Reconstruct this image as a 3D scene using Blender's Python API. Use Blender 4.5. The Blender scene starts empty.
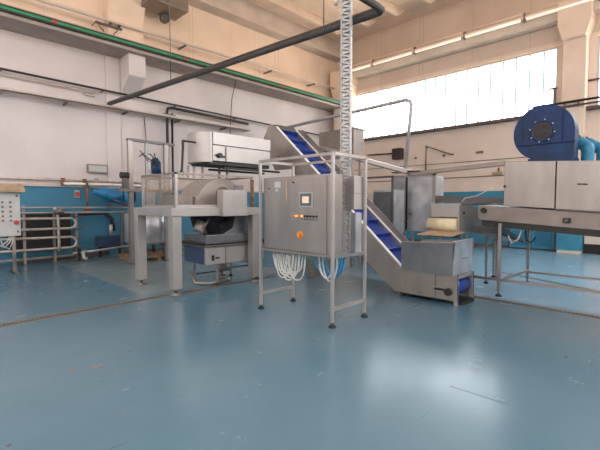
import bpy, bmesh, math, random
from mathutils import Vector, Matrix
random.seed(4)
S = bpy.context.scene
C = S.collection

# ------------------------------------------------------------------ materials
def new_mat(name):
    m = bpy.data.materials.new(name); m.use_nodes = True
    nt = m.node_tree; b = nt.nodes['Principled BSDF']
    return m, nt, b
def mat(name, col, rough=.5, metal=0., var=.08, scale=4., bump=0., stretch=(1,1,1), rvar=.1, col2=None, spec=.5):
    m, nt, b = new_mat(name)
    N = nt.nodes; L = nt.links
    tc = N.new('ShaderNodeTexCoord'); mp = N.new('ShaderNodeMapping'); mp.inputs['Scale'].default_value = stretch
    L.new(tc.outputs['Object'], mp.inputs['Vector'])
    no = N.new('ShaderNodeTexNoise'); no.inputs['Scale'].default_value = scale; no.inputs['Detail'].default_value = 6
    L.new(mp.outputs[0], no.inputs['Vector'])
    cr = N.new('ShaderNodeValToRGB'); cr.color_ramp.elements[0].position = .3; cr.color_ramp.elements[1].position = .7
    c2 = col2 or tuple(c*(1-var*2) for c in col)
    cr.color_ramp.elements[0].color = (*c2, 1); cr.color_ramp.elements[1].color = (*[min(1, c*(1+var*.5)) for c in col], 1)
    L.new(no.outputs['Fac'], cr.inputs['Fac']); L.new(cr.outputs['Color'], b.inputs['Base Color'])
    mr = N.new('ShaderNodeMapRange'); mr.inputs['To Min'].default_value = max(.03, rough-rvar); mr.inputs['To Max'].default_value = min(1, rough+rvar)
    L.new(no.outputs['Fac'], mr.inputs['Value']); L.new(mr.outputs[0], b.inputs['Roughness'])
    b.inputs['Metallic'].default_value = metal
    b.inputs['Specular IOR Level'].default_value = spec
    if bump:
        bp = N.new('ShaderNodeBump'); bp.inputs['Strength'].default_value = bump; bp.inputs['Distance'].default_value = .01
        L.new(no.outputs['Fac'], bp.inputs['Height']); L.new(bp.outputs[0], b.inputs['Normal'])
    return m
M = {}
M['steel'] = mat('steel', (.40, .36, .335), .38, .75, .08, 5, stretch=(1,1,.3))
M['steel_light'] = mat('steel_light', (.47, .445, .43), .40, .6, .06, 4)
M['steel_dark'] = mat('steel_dark', (.17, .16, .155), .42, .7, .12, 6)
M['steel_warm'] = mat('steel_warm', (.31, .265, .24), .42, .6, .1, 4)
M['steel_patchy'] = mat('steel_patchy', (.56, .57, .60), .34, .6, .25, 3.2, col2=(.36,.38,.41))
M['pipe'] = mat('pipe_metal', (.62, .54, .48), .35, .45, .15, 8)
M['galv'] = mat('galvanised', (.52, .51, .50), .5, .45, .15, 30, col2=(.30,.30,.30))
M['dark_pipe'] = mat('dark_pipe', (.07, .067, .062), .75, 0, .15, 12)
M['black'] = mat('black_paint', (.025, .023, .022), .5, 0, .2, 8)
M['rubber'] = mat('rubber', (.02, .02, .025), .6)
M['blue_belt'] = mat('blue_belt', (.02, .065, .33), .35, 0, .25, 9, col2=(.008,.03,.20))
M['fan_blue'] = mat('fan_blue', (.014, .042, .135), .5, 0, .2, 5, col2=(.01,.025,.07), spec=.3)
M['duct_blue'] = mat('duct_blue', (.03, .22, .38), .5, 0, .15, 12)
M['motor_blue'] = mat('motor_blue', (.012, .06, .17), .45, 0, .2, 8)
M['navy'] = mat('navy_panel', (.05,.085,.16), .4, .2, .15, 8)
M['dark_maroon'] = mat('dark_maroon', (.05,.025,.025), .6, 0, .1)
M['blue_plastic'] = mat('blue_plastic', (.02, .20, .42), .4, 0, .2, 6)
M['cream_belt'] = mat('cream_belt', (.76, .66, .45), .6, 0, .06, 12)
M['tan_board'] = mat('tan_board', (.50, .36, .24), .7, 0, .15, 9)
M['wood'] = mat('wood', (.30, .20, .12), .8, 0, .2, 14)
M['white_hose'] = mat('white_hose', (.58, .60, .56), .4, 0, .05)
M['blue_hose'] = mat('blue_hose', (.05, .28, .52), .4, 0, .05)
M['green_hose'] = mat('green_hose', (.10, .42, .25), .4, 0, .05)
M['cabinet_white'] = mat('cabinet_white', (.56, .57, .56), .5, 0, .05)
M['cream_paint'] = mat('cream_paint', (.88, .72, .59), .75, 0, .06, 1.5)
M['shaded_ledge'] = mat('shaded_ledge', (.44, .385, .35), .85, 0, .1, 2)  # runway ledge: the shade on its soffit is painted into the whole colour
M['greyed_paint'] = mat('beam_paint', (.68, .60, .53), .8, 0, .08, 1.5)  # duller, greyer paint for beams, rails and trays
M['ledge'] = mat('ledge_paint', (.15, .11, .10), .7, 0, .1, 6)
M['green'] = mat('green_rail', (.02, .30, .14), .45, 0, .1)
M['red'] = mat('red', (.55, .06, .04), .5, 0, .1)
M['orange'] = mat('orange', (.85, .28, .03), .4, 0, .05)
M['white_plastic'] = mat('white_plastic', (.88, .87, .84), .4, 0, .03)
M['grey_plastic'] = mat('grey_plastic', (.38, .38, .38), .5, 0, .05)
M['screen_dark'] = mat('screen_frame', (.10, .13, .14), .4)
M['vent_grey'] = mat('vent_grey', (.20, .20, .21), .6)
M['rust'] = mat('rust', (.30, .16, .09), .8, 0, .3, 10)
M['door_blue'] = mat('door_blue', (.055, .33, .50), .5, 0, .1, 3)
M['grate'] = mat('grate', (.24, .20, .17), .5, .4, .1)
M['slate'] = mat('slate_steel', (.24, .255, .28), .35, .6, .1, 5)

def glass(name, tint, alpha):
    m, nt, b = new_mat(name); N = nt.nodes; L = nt.links
    tr = N.new('ShaderNodeBsdfTransparent'); tr.inputs[0].default_value = (*tint, 1)
    gl = N.new('ShaderNodeBsdfGlossy'); gl.inputs['Roughness'].default_value = .12; gl.inputs[0].default_value = (.9,.9,.9,1)
    mx = N.new('ShaderNodeMixShader'); mx.inputs[0].default_value = alpha
    L.new(tr.outputs[0], mx.inputs[1]); L.new(gl.outputs[0], mx.inputs[2])
    L.new(mx.outputs[0], N['Material Output'].inputs['Surface'])
    return m
M['guard_glass'] = glass('guard_glass', (.97, .955, .94), .10)
M['pane'] = glass('window_pane', (.93, .97, .98), .05)

def emis(name, col, s):
    m, nt, b = new_mat(name)
    b.inputs['Base Color'].default_value = (*col, 1); b.inputs['Emission Color'].default_value = (*col, 1); b.inputs['Emission Strength'].default_value = s
    return m
M['screen'] = emis('screen_lit', (.80, .60, .42), .12)
M['lamp_on'] = emis('lamp_on', (1., .35, .05), .9)

M['tube_lit'] = emis('tube_lit', (1., .93, .82), .28)
def wall_mat(name, axis, joints, low, high, split, blue_top, blue):
    m, nt, b = new_mat(name); N = nt.nodes; L = nt.links
    g = N.new('ShaderNodeNewGeometry'); sp = N.new('ShaderNodeSeparateXYZ'); L.new(g.outputs['Position'], sp.inputs[0])
    no = N.new('ShaderNodeTexNoise'); no.inputs['Scale'].default_value = .7; no.inputs['Detail'].default_value = 8
    L.new(g.outputs['Position'], no.inputs['Vector'])
    def gt(v):
        n = N.new('ShaderNodeMath'); n.operation = 'GREATER_THAN'; n.inputs[1].default_value = v; L.new(sp.outputs['Z'], n.inputs[0]); return n.outputs[0]
    def mix(f, a, c, t='MIX'):
        n = N.new('ShaderNodeMix'); n.data_type = 'RGBA'; n.blend_type = t
        if isinstance(f, float): n.inputs[0].default_value = f
        else: L.new(f, n.inputs[0])
        for s, v in ((n.inputs[6], a), (n.inputs[7], c)):
            if isinstance(v, tuple): s.default_value = (*v, 1)
            else: L.new(v, s)
        return n.outputs[2]
    c = mix(gt(split), low, high)
    c = mix(gt(blue_top), blue, c)
    cr = N.new('ShaderNodeValToRGB'); cr.color_ramp.elements[0].position = .3; cr.color_ramp.elements[0].color = (.86,.85,.84,1); cr.color_ramp.elements[1].position = .65; cr.color_ramp.elements[1].color = (1,1,1,1)
    L.new(no.outputs['Fac'], cr.inputs[0]); c = mix(1.0, c, cr.outputs[0], 'MULTIPLY')
    up = gt(split)
    for j, w in joints:
        n = N.new('ShaderNodeMath'); n.operation = 'COMPARE'; n.inputs[1].default_value = j; n.inputs[2].default_value = w
        L.new(sp.outputs[axis], n.inputs[0])
        if True:
            q = N.new('ShaderNodeMath'); q.operation = 'MULTIPLY'; L.new(n.outputs[0], q.inputs[0]); L.new(up, q.inputs[1]); n = q
        c = mix(n.outputs[0], c, tuple(v*.78 for v in high))
    L.new(c, b.inputs['Base Color']); b.inputs['Roughness'].default_value = .75
    return m
M['wall_left'] = wall_mat('wall_left_paint', 'X', [(7.2, .012), (7.33, .012), (10.05, .014), (10.25, .014), (11.1, .016), (11.3, .016), (1.2,.01), (1.3,.01), (2.9, .006), (8.9,.008)],
                          (.76, .70, .69), (.90, .745, .61), 6.2, 2.0, (.065, .26, .41))
M['wall_right'] = wall_mat('wall_right_paint', 'Y', [(9.8, .014), (10.0, .014), (8.05, .014), (8.2, .014), (6.1,.012), (4.2,.012)],
                           (.84, .70, .60), (.72, .60, .51), 6.7, 2.0, (.05, .26, .39))

def floor_mat():
    m, nt, b = new_mat('floor_epoxy'); N = nt.nodes; L = nt.links
    g = N.new('ShaderNodeNewGeometry')
    def noise(s, d, r=.55):
        n = N.new('ShaderNodeTexNoise'); n.inputs['Scale'].default_value = s; n.inputs['Detail'].default_value = d; n.inputs['Roughness'].default_value = r
        L.new(g.outputs['Position'], n.inputs['Vector']); return n.outputs['Fac']
    def ramp(f, *st):
        c = N.new('ShaderNodeValToRGB'); e = c.color_ramp.elements
        while len(e) < len(st): e.new(.5)
        for i, (p, col) in enumerate(st): e[i].position = p; e[i].color = (*col, 1)
        L.new(f, c.inputs[0]); return c.outputs[0]
    def mix(f, a, c, t='MIX'):
        n = N.new('ShaderNodeMix'); n.data_type = 'RGBA'; n.blend_type = t
        if isinstance(f, float): n.inputs[0].default_value = f
        else: L.new(f, n.inputs[0])
        for s, v in ((n.inputs[6], a), (n.inputs[7], c)):
            if isinstance(v, tuple): s.default_value = (*v, 1)
            else: L.new(v, s)
        return n.outputs[2]
    big = noise(.35, 4); med = noise(2.2, 8, .65); fine = noise(9, 10, .7)
    c = ramp(big, (.30, (.078, .165, .225)), (.70, (.102, .200, .262)))
    sp = N.new('ShaderNodeSeparateXYZ'); L.new(g.outputs['Position'], sp.inputs[0])
    def sm(o, a, b_):
        n = N.new('ShaderNodeMapRange'); n.inputs['From Min'].default_value = a; n.inputs['From Max'].default_value = b_; L.new(sp.outputs[o], n.inputs['Value']); return n.outputs[0]
    def mul(a, b_):
        n = N.new('ShaderNodeMath'); n.operation = 'MULTIPLY'; L.new(a, n.inputs[0]); (L.new(b_, n.inputs[1]) if not isinstance(b_, float) else setattr(n.inputs[1], 'default_value', b_)); return n.outputs[0]
    patch = mul(mul(mul(sm('X', 2.78, 2.85), sm('Y', 6.5, 6.6)), sm('X', 6.4, 6.2)), .8)
    c = mix(patch, c, (.20, .255, .265))
    c = mix(mul(mul(sm('X', 6.6, 6.9), sm('Y', 6.0, 4.5)), .75), c, (.34, .62, .88))  # bluer far-right floor, with the window wall's sheen painted into the colour
    c = mix(1.0, c, ramp(med, (.2, (.93,.94,.95)), (.8, (1.04,1.03,1.02))), 'MULTIPLY')
    c = mix(ramp(fine, (.7, (0,0,0)), (.85, (.12,.12,.12))), c, (.30,.33,.34))
    # short dark scratches running two ways
    for rz, sc in ((.5, (2.0, 26, 1)), (1.9, (2.6, 30, 1))):
        mp = N.new('ShaderNodeMapping'); mp.inputs['Scale'].default_value = sc; mp.inputs['Rotation'].default_value = (0, 0, rz); L.new(g.outputs['Position'], mp.inputs[0])
        n2 = N.new('ShaderNodeTexNoise'); n2.inputs['Scale'].default_value = 1.6; n2.inputs['Detail'].default_value = 2; L.new(mp.outputs[0], n2.inputs['Vector'])
        c = mix(ramp(n2.outputs['Fac'], (.735, (0,0,0)), (.76, (.7,.7,.7))), c, (.05, .07, .08))
    # chips and rusty marks, thinly scattered
    vo = N.new('ShaderNodeTexVoronoi'); vo.inputs['Scale'].default_value = 3.1; vo.inputs['Randomness'].default_value = 1
    L.new(g.outputs['Position'], vo.inputs['Vector'])
    ch = N.new('ShaderNodeMath'); ch.operation = 'LESS_THAN'; ch.inputs[1].default_value = .045
    L.new(vo.outputs['Distance'], ch.inputs[0])
    gate = N.new('ShaderNodeMath'); gate.operation = 'GREATER_THAN'; gate.inputs[1].default_value = .57; L.new(noise(.9, 2), gate.inputs[0])
    mu = N.new('ShaderNodeMath'); mu.operation = 'MULTIPLY'; L.new(ch.outputs[0], mu.inputs[0]); L.new(gate.outputs[0], mu.inputs[1])
    c = mix(mu.outputs[0], c, (.10, .06, .05))
    L.new(c, b.inputs['Base Color'])
    mr = N.new('ShaderNodeMapRange'); mr.inputs['From Min'].default_value = .3; mr.inputs['From Max'].default_value = .7; mr.inputs['To Min'].default_value = .22; mr.inputs['To Max'].default_value = .28
    L.new(med, mr.inputs['Value']); L.new(mr.outputs[0], b.inputs['Roughness'])
    bp = N.new('ShaderNodeBump'); bp.inputs['Strength'].default_value = .012; bp.inputs['Distance'].default_value = .01
    b.inputs['Specular IOR Level'].default_value = .7
    return m
M['floor'] = floor_mat()

# ------------------------------------------------------------------ mesh builder
class MB:
    def __init__(s): s.bm = bmesh.new()
    def box(s, x0, x1, y0, y1, z0, z1):
        v = [s.bm.verts.new(p) for p in ((x0,y0,z0),(x1,y0,z0),(x1,y1,z0),(x0,y1,z0),(x0,y0,z1),(x1,y0,z1),(x1,y1,z1),(x0,y1,z1))]
        for f in ((0,3,2,1),(4,5,6,7),(0,1,5,4),(1,2,6,5),(2,3,7,6),(3,0,4,7)): s.bm.faces.new([v[i] for i in f])
        return s
    def bar(s, p, q, w, h, up=(0,0,1)):
        p = Vector(p); q = Vector(q); d = (q-p).normalized(); u = Vector(up)
        if abs(d.dot(u)) > .98: u = Vector((1,0,0))
        r = d.cross(u).normalized(); u = r.cross(d).normalized()
        v = []
        for c in (p, q):
            for a, b_ in ((-1,-1),(1,-1),(1,1),(-1,1)): v.append(s.bm.verts.new(c + r*(a*w/2) + u*(b_*h/2)))
        for f in ((0,1,2,3),(7,6,5,4),(0,4,5,1),(1,5,6,2),(2,6,7,3),(3,7,4,0)): s.bm.faces.new([v[i] for i in f])
        return s
    def tube(s, pts, r, n=10, cap=True):
        pts = [Vector(p) for p in pts]; rings = []; ref = None
        for i, p in enumerate(pts):
            if i == 0: d = pts[1]-p
            elif i == len(pts)-1: d = p-pts[i-1]
            else: d = (pts[i+1]-p).normalized() + (p-pts[i-1]).normalized()
            d.normalize()
            if ref is None:
                ref = Vector((0,0,1)) if abs(d.z) < .9 else Vector((1,0,0))
            a = d.cross(ref).normalized(); b_ = a.cross(d).normalized(); ref = b_
            rr = r[i] if isinstance(r, (list, tuple)) else r
            rings.append([s.bm.verts.new(p + a*math.cos(t)*rr + b_*math.sin(t)*rr) for t in [2*math.pi*k/n for k in range(n)]])
        for i in range(len(rings)-1):
            for k in range(n):
                f = s.bm.faces.new((rings[i][k], rings[i][(k+1)%n], rings[i+1][(k+1)%n], rings[i+1][k])); f.smooth = True
        if cap:
            s.bm.faces.new(rings[0][::-1]); s.bm.faces.new(rings[-1])
        return s
    def cyl(s, p, q, r, n=20): return s.tube([p, q], r, n)
    def prism(s, poly, axis, a, b_):
        # poly in the two other axes (in x,y,z order), extruded along axis from a to b
        def mk(t, c):
            l = list(t); l.insert('xyz'.index(axis), c); return s.bm.verts.new(l)
        A = [mk(t, a) for t in poly]; B = [mk(t, b_) for t in poly]
        s.bm.faces.new(A[::-1]); s.bm.faces.new(B)
        k = len(poly)
        for i in range(k): s.bm.faces.new((A[i], A[(i+1)%k], B[(i+1)%k], B[i]))
        return s
    def done(s, name, m, parent=None, origin=None, bevel=0, smooth=False):
        bmesh.ops.recalc_face_normals(s.bm, faces=s.bm.faces)
        if parent is not None: o3 = Vector(parent['_o'])
        elif origin is not None: o3 = Vector(origin)
        else:
            xs = [v.co for v in s.bm.verts]
            o3 = Vector(((min(v.x for v in xs)+max(v.x for v in xs))/2, (min(v.y for v in xs)+max(v.y for v in xs))/2, min(v.z for v in xs)))
        for v in s.bm.verts: v.co -= o3
        me = bpy.data.meshes.new(name); s.bm.to_mesh(me); s.bm.free()
        o = bpy.data.objects.new(name, me); C.objects.link(o)
        me.materials.append(M[m] if isinstance(m, str) else m)
        if parent is not None: o.parent = parent
        else: o.location = o3
        o['_o'] = tuple(o3)
        if bevel:
            b = o.modifiers.new('bevel', 'BEVEL'); b.width = bevel; b.segments = 2; b.limit_method = 'ANGLE'
        return o
def tag(o, label, cat, group=None, kind=None):
    if label: o['label'] = label
    if cat: o['category'] = cat
    if group: o['group'] = group
    if kind: o['kind'] = kind
    return o
def thing(name, loc, label, cat, group=None):
    o = bpy.data.objects.new(name, None); C.objects.link(o); o.location = loc; o['_o'] = tuple(loc); o.empty_display_size = .1
    return tag(o, label, cat, group)
def struct(o, label=None, cat=None):
    o['kind'] = 'structure'
    tag(o, label, cat); return o
def arc(c, r, a0, a1, n, u, v):
    c = Vector(c); u = Vector(u); v = Vector(v)
    return [c + u*math.cos(a0+(a1-a0)*i/n)*r + v*math.sin(a0+(a1-a0)*i/n)*r for i in range(n+1)]
def adj_foot(parent, x, y, z, r=.045):
    """levelling foot: threaded stem and round pad"""
    f = MB().cyl((x,y,0),(x,y,.018), r, 16).tube([(x,y,.018),(x,y,.045)], [r*.9, r*.35], 16).done('foot', 'rubber', parent)
    MB().cyl((x,y,.03),(x,y,z), .011, 8).done('threaded_stem', 'steel_dark', f)
def post(parent, x, y, z0, z1, w=.045, m='steel', name='leg', foot=True):
    MB().box(x-w/2, x+w/2, y-w/2, y+w/2, z0, z1).done(name, m, parent, bevel=.003)
    if foot: adj_foot(parent, x, y, z0+.01)

XW, YW = 15., 12.55
# ------------------------------------------------------------------ setting
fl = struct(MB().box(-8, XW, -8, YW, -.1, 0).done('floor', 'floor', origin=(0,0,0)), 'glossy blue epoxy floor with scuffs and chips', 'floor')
CHIPS = [(1.05, 3.97, 0.045, 0.018, 2.3), (1.22, 3.93, 0.05, 0.02, 2.5), (1.28, 3.93, 0.03, 0.012, 0.6), (1.31, 3.59, 0.03, 0.006, 1.1), (2.42, 2.31, 0.012, 0.01, 0), (3.52, 3.02, 0.015, 0.008, 0), (1.09, 2.89, 0.01, 0.008, 0)]
def blot(x, y, a, b, rot, m='rust', name='chipped_patch'):
    n = 11; p = []
    for k in range(n):
        t = 2*math.pi*k/n; r = random.uniform(.6, 1.1)
        u, v = a*r*math.cos(t), b*r*math.sin(t)
        p.append((x+u*math.cos(rot)-v*math.sin(rot), y+u*math.sin(rot)+v*math.cos(rot)))
    MB().prism(p, 'z', -.002, .0009).done(name, m, fl)
for a in CHIPS: blot(*a)
MB().bar((3.18,1.42,.0004),(3.18,0.97,.0004), .006, .0009).done('scratch_mark', 'black', fl)
w = struct(MB().box(-8, XW+.3, YW, YW+.3, 0, 9.3).done('wall_left', 'wall_left'), 'tall pale wall with blue painted dado behind the pipework', 'wall')
# right wall with two openings
mb = MB()
mb.box(XW, XW+.3, -8, YW, 0, 4.45).box(XW, XW+.3, -8, YW, 6.55, 9.3)
mb.box(XW, XW+.3, 3.4, -8+0, 0, 0.001) if 0 else None
mb.box(XW, XW+.3, 11.75, YW, 4.45, 6.55).box(XW, XW+.3, 2.35, 3.38, 4.45, 6.55).box(XW, XW+.3, -8, -6, 4.45, 6.55)
struct(mb.done('wall_right', 'wall_right'), 'peach coloured wall under the long bright window', 'wall')
struct(MB().box(-8.3, -8, -8, YW, 0, 4.2).done('wall_back', 'cream_paint'), 'plain cream wall at the near side of the hall', 'wall')
struct(MB().box(-8, XW, -8.3, -8, 0, 4.2).done('wall_near', 'cream_paint'), 'plain cream wall facing the machines', 'wall')
# ceiling slab and its ribs
struct(MB().box(-3.0, XW, -4, YW, 9.02, 9.2).done('ceiling', 'cream_paint'), 'cream concrete ribbed roof above the machines', 'ceiling')
for k in range(11):
    y = 11.1 - 1.33*k
    p = [(-3.0,9.04),(-3.0,8.72),(13.7,8.72),(14.15,9.04)]
    v = MB().prism(p, 'y', y-.07, y+.07).done('trim_rib', 'cream_paint')
    v.name = 'trim_%d' % (20+k); struct(v, None, None)
struct(MB().box(-8, XW, 12.1, YW, 8.3, 9.3).box(-8, XW, 11.95, 12.09, 8.25, 8.42).done('trim_1', 'greyed_paint'))
# crane runway ledge on the left wall, with its corbels and pilasters
struct(MB().box(-8, XW, 11.65, YW, 5.90, 6.2).done('trim_2', 'shaded_ledge', bevel=.01), 'long concrete runway ledge along the left wall', 'beam')
def corbel(x, n):
    struct(MB().prism([(YW, 4.85), (YW-.12, 4.85), (11.85, 5.28), (11.85, 5.9), (YW, 5.9)], 'x', x+.0, x+.5).done('trim_%d' % n, M['wall_left'], bevel=.01))
corbel(4.84, 3)
struct(MB().box(4.42, 4.82, YW-.06, YW, 0, 5.88).done('trim_4', M['wall_left']))
struct(MB().prism([(YW, 6.24), (12.2, 6.24), (12.2, 7.0), (11.95, 7.6), (11.95, 8.3), (YW, 8.3)], 'x', 4.42, 5.45).done('trim_5', 'cream_paint', bevel=.01))
# pilaster between the windows on the right wall
struct(MB().box(14.54, XW, 2.54, 3.16, .1, 2.0).done('trim_13', 'door_blue'), 'light blue painted foot of the pilaster', 'dado')
struct(MB().box(14.55, XW, 2.55, 3.15, 0, 6.9).prism([(2.55,6.5),(3.15,6.5),(3.28,6.95),(3.28,7.6),(2.42,7.6),(2.42,6.95)], 'x', 14.35, XW).done('trim_6', 'cream_paint', bevel=.015), 'cream concrete pilaster with flared head between the windows', 'pilaster')
struct(MB().prism([(11.45,4.4),(12.1,4.4),(12.1,6.3),(12.35,6.9),(12.35,7.6),(11.2,7.6),(11.2,6.9),(11.45,6.3)], 'x', 14.3, XW).box(14.4, XW, 11.5, 12.1, 0, 4.4).done('trim_7', 'cream_paint', bevel=.015), 'cream concrete corner pilaster with flared head', 'pilaster')
# edge beam above the right windows
struct(MB().box(14.55, XW, -8, 11.9, 7.2, 7.62).done('trim_8', 'greyed_paint', bevel=.01), 'concrete runway beam above the long window', 'beam')
struct(MB().box(14.75, XW, -8, YW, 4.38, 4.47).done('trim_9', 'ledge'), 'dark brown sill running under the long window', 'sill')
struct(MB().box(14.98, XW, -8, YW, 6.55, 6.62).done('trim_10', 'cream_paint'))
struct(MB().box(-8, XW, YW-.05, YW, 2.0, 2.06).done('trim_11', 'greyed_paint'), 'thin ledge along the top of the blue dado', 'ledge')
struct(MB().box(14.98, XW, 4.0, 11.5, 2.52, 2.55).box(14.98, XW, 4.0, 11.5, 3.1, 3.12).done('trim_12', 'ledge'))
struct(MB().box(2.0, XW, YW-.02, YW, 0, .09).done('baseboard_left', 'ledge'))
struct(MB().box(14.98, XW, 2.0, YW, 0, .09).done('baseboard_right', 'ledge'))

def window(n, y0, y1, step, label):
    w = thing('window_%d' % n, (XW+.1, (y0+y1)/2, 4.45), label, 'window'); struct(w)
    MB().box(XW+.14, XW+.145, y0, y1, 4.45, 6.55).done('pane', 'pane', w)
    mb = MB(); y = y0+step
    while y < y1-.1:
        mb.box(XW+.12, XW+.17, y-.025, y+.025, 4.45, 6.55); y += step
    mb.done('glazing_bar', M['gbar'], w)
    MB().box(XW+.05, XW+.16, y0, y1, 4.45, 4.5).box(XW+.05, XW+.16, y0, y1, 6.5, 6.55).box(XW+.05, XW+.16, y0, y0+.05, 4.5, 6.5).box(XW+.05, XW+.16, y1-.05, y1, 4.5, 6.5).done('window_frame', 'cabinet_white', w)
M['gbar'] = glass('glazing_bar', (.30,.32,.33), .01)
window(1, 3.38, 11.75, .42, 'long bright window band of upright translucent glazing strips')
window(2, -6, 2.35, .42, 'next window band past the pilaster at the right edge')

# doors low on the right wall
d = struct(thing('door_1', (XW, 3.3, 0), 'light blue double door behind the oven frame', 'door'))
for a, b_ in ((3.3, 3.96), (3.98, 4.64)):
    q = MB().box(14.93, 15, a, b_, .05, 1.95).done('door_leaf', 'door_blue', d, bevel=.006)
    MB().box(14.915, 14.93, a+.08, b_-.08, .15, .62).done('kick_panel', 'duct_blue', q)
MB().box(14.94, 15, 4.65, 4.7, 0, 2.02).box(14.94, 15, 3.24, 3.29, 0, 2.02).done('door_frame', 'ledge', d)
d = struct(thing('door_2', (XW, 1.9, 0), 'cream door panel at the right edge under the oven', 'door'))
MB().box(14.93, 15, 1.3, 2.5, .3, 1.95).done('door_leaf', 'cream_paint', d)
MB().box(14.9, 15, 1.3, 2.5, 0, .3).done('threshold', 'black', d)
tag(MB().tube([(14.9,2.45,.62),(14.9,2.1,.72),(14.9,1.6,1.0)], .015, 6).done('door_bar', 'black'), 'thin dark bar slanting across the cream door', 'bar')

# ------------------------------------------------------------------ floor drains
def drain(p, q, w, label):
    p = Vector((*p, 0)); q = Vector((*q, 0)); d = (q-p).normalized(); n = Vector((-d.y, d.x, 0)); L_ = (q-p).length
    t = thing('floor_drain', tuple(p), label, 'drain', 'slotted drains let into the floor')
    MB().bar(p+n*(w/2)+Vector((0,0,.001)), q+n*(w/2)+Vector((0,0,.001)), .02, .006).bar(p-n*(w/2)+Vector((0,0,.001)), q-n*(w/2)+Vector((0,0,.001)), .02, .006).done('rim', 'grate', t)
    MB().bar(p+Vector((0,0,.0008)), q+Vector((0,0,.0008)), w, .002).done('channel', 'black', t)
    mb = MB(); k = int(L_/.045)
    for i in range(k):
        c = p + d*(L_*(i+.5)/k) + Vector((0,0,.0025)); mb.bar(c-n*(w/2), c+n*(w/2), .024, .004)
    g = mb.done('grating', 'grate', t)
drain((-.8, 6.02), (7.4, 6.42), .13, 'slotted floor drain running past the table legs on the left')
drain((6.62, 2.75), (6.5, .2), .11, 'slotted floor drain crossing in front of the oven legs at right')
drain((9.6, 3.4), (8.1, .3), .11, 'slotted floor drain behind the oven frame')

# ------------------------------------------------------------------ overhead services on the left wall
g = thing('conductor_rail', (3, 11.6, 6.1), 'green enclosed conductor rail with black edges along the runway ledge', 'conductor rail')
MB().box(-3, 14.7, 11.57, 11.63, 6.035, 6.105).done('green_housing', 'green', g)
MB().box(-3, 14.7, 11.56, 11.65, 6.105, 6.135).box(-3, 14.7, 11.56, 11.65, 5.99, 6.035).done('edge_strip', 'black', g)
for x in (2.85, 6.45, 10.6): MB().box(x, x+.11, 11.56, 11.57, 6.035, 6.105).done('marker', 'red', g)
t = thing('crane_rail', (3, 12.2, 6.6), 'pale rail carried on small clamps above the green conductor rail', 'rail')
MB().cyl((-3,12.1,6.66),(14.4,12.1,6.86), .045, 10).done('rail', 'greyed_paint', t)
for x in (4.45, 4.7, 6.8, 10.5, 13.0):
    z = 6.66+.2*(x+3)/17.4
    MB().bar((x,12.55,z-.06),(x,12.08,z-.06), .05, .05).done('bracket', 'steel_dark', t)
t = thing('lattice_bracket', (4.7, 12.1, 6.4), 'small zigzag steel bracket under the rail beside the pilaster', 'bracket')
mb = MB()
pp = [(4.07,12.12,6.62),(4.34,12.12,6.32),(4.47,12.12,6.32),(4.70,12.12,6.62)]
mb.tube(pp, .014, 6).tube([(4.07,12.12,6.62),(4.07,12.5,6.62)], .014, 6); mb.done('bent_rod', 'steel_dark', t)
MB().box(4.05, 4.78, 12.1, 12.2, 6.6, 6.64).done('top_strap', 'steel_dark', t)
t = thing('crane_carriage', (5.5, 11.6, 6.9), 'corner of a dark grey crane carriage above the left rail at the top edge', 'crane')
MB().box(5.3, 6.5, 11.35, 12.2, 7.42, 7.85).done('end_beam', 'steel_warm', t, bevel=.02)
MB().cyl((6.1,12.0,7.35),(6.1,12.2,7.35), .14, 18).done('wheel', 'steel_dark', t)
# black pipe
t = thing('black_wall_pipe', (3, 12.35, 4.85), 'long thin black pipe high along the left wall', 'pipe')
MB().cyl((-3,12.35,4.95),(14.2,12.35,4.66), .03, 8).done('pipe', 'black', t)
for x in (1.9, 4.3, 6.6, 9.0, 11.5): MB().bar((x,12.55,4.87-.017*(x-1.9)),(x,12.33,4.87-.017*(x-1.9)), .03, .05).done('clip', 'steel_dark', t)
t = thing('small_wall_pipe', (3, 12.4, 4.7), 'thin grey conduit just beneath the long black pipe', 'pipe')
MB().cyl((-3,12.45,4.84),(4.2,12.45,4.72), .018, 8).done('pipe', 'greyed_paint', t)
MB().tube([(3.8,12.5,4.68),(4.05,12.4,4.6),(4.1,12.4,4.72)], .03, 8).done('elbow', 'pipe', t)
# cable tray
t = thing('wall_cable_tray', (3, 12.3, 4.35), 'pale cable tray running along the left wall below the black pipe', 'cable tray')
MB().box(-3, 9.5, 12.15, 12.5, 4.30, 4.32).box(-3, 9.5, 12.15, 12.17, 4.30, 4.38).done('tray', 'greyed_paint', t)
MB().cyl((-3,12.3,4.36),(9.4,12.3,4.36), .03, 8).done('cable', 'pipe', t)
for x in (1.85, 3.3, 4.9, 6.6, 8.4): MB().bar((x,12.55,4.26),(x,12.12,4.26), .04, .05).done('bracket', 'steel_dark', t)
# black elbow pipes
t = thing('black_drop_pipe', (6.2, 12.3, 0), 'pair of black pipes that turn down beside the tray to the floor', 'pipe')
MB().tube([(9.5,12.3,4.58),(6.4,12.3,4.66),(6.25,12.3,4.62),(6.22,12.3,4.5),(6.22,12.3,.05)], .045, 10).done('pipe', 'black', t)
MB().tube([(6.42,12.35,4.5),(6.42,12.35,.05)], .035, 10).done('pipe', 'black', t)
MB().box(6.1, 6.5, 12.25, 12.55, 4.4, 4.44).done('bracket', 'steel_dark', t)
t = MB().tube([(4.83,12.52,5.9),(4.84,12.53,4.5),(4.835,12.53,2.1)], .010, 6).done('wall_cable', 'greyed_paint'); tag(t, 'thin pale cable running down the edge of the pale pilaster', 'cable')
t = MB().tube([(5.55,12.5,4.3),(5.6,12.5,3.6),(5.58,12.5,2.9)], .014, 6).done('wall_cable', 'steel_dark'); tag(t, 'thin cable dropping from the wall tray above the mixing vat', 'cable')
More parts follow.
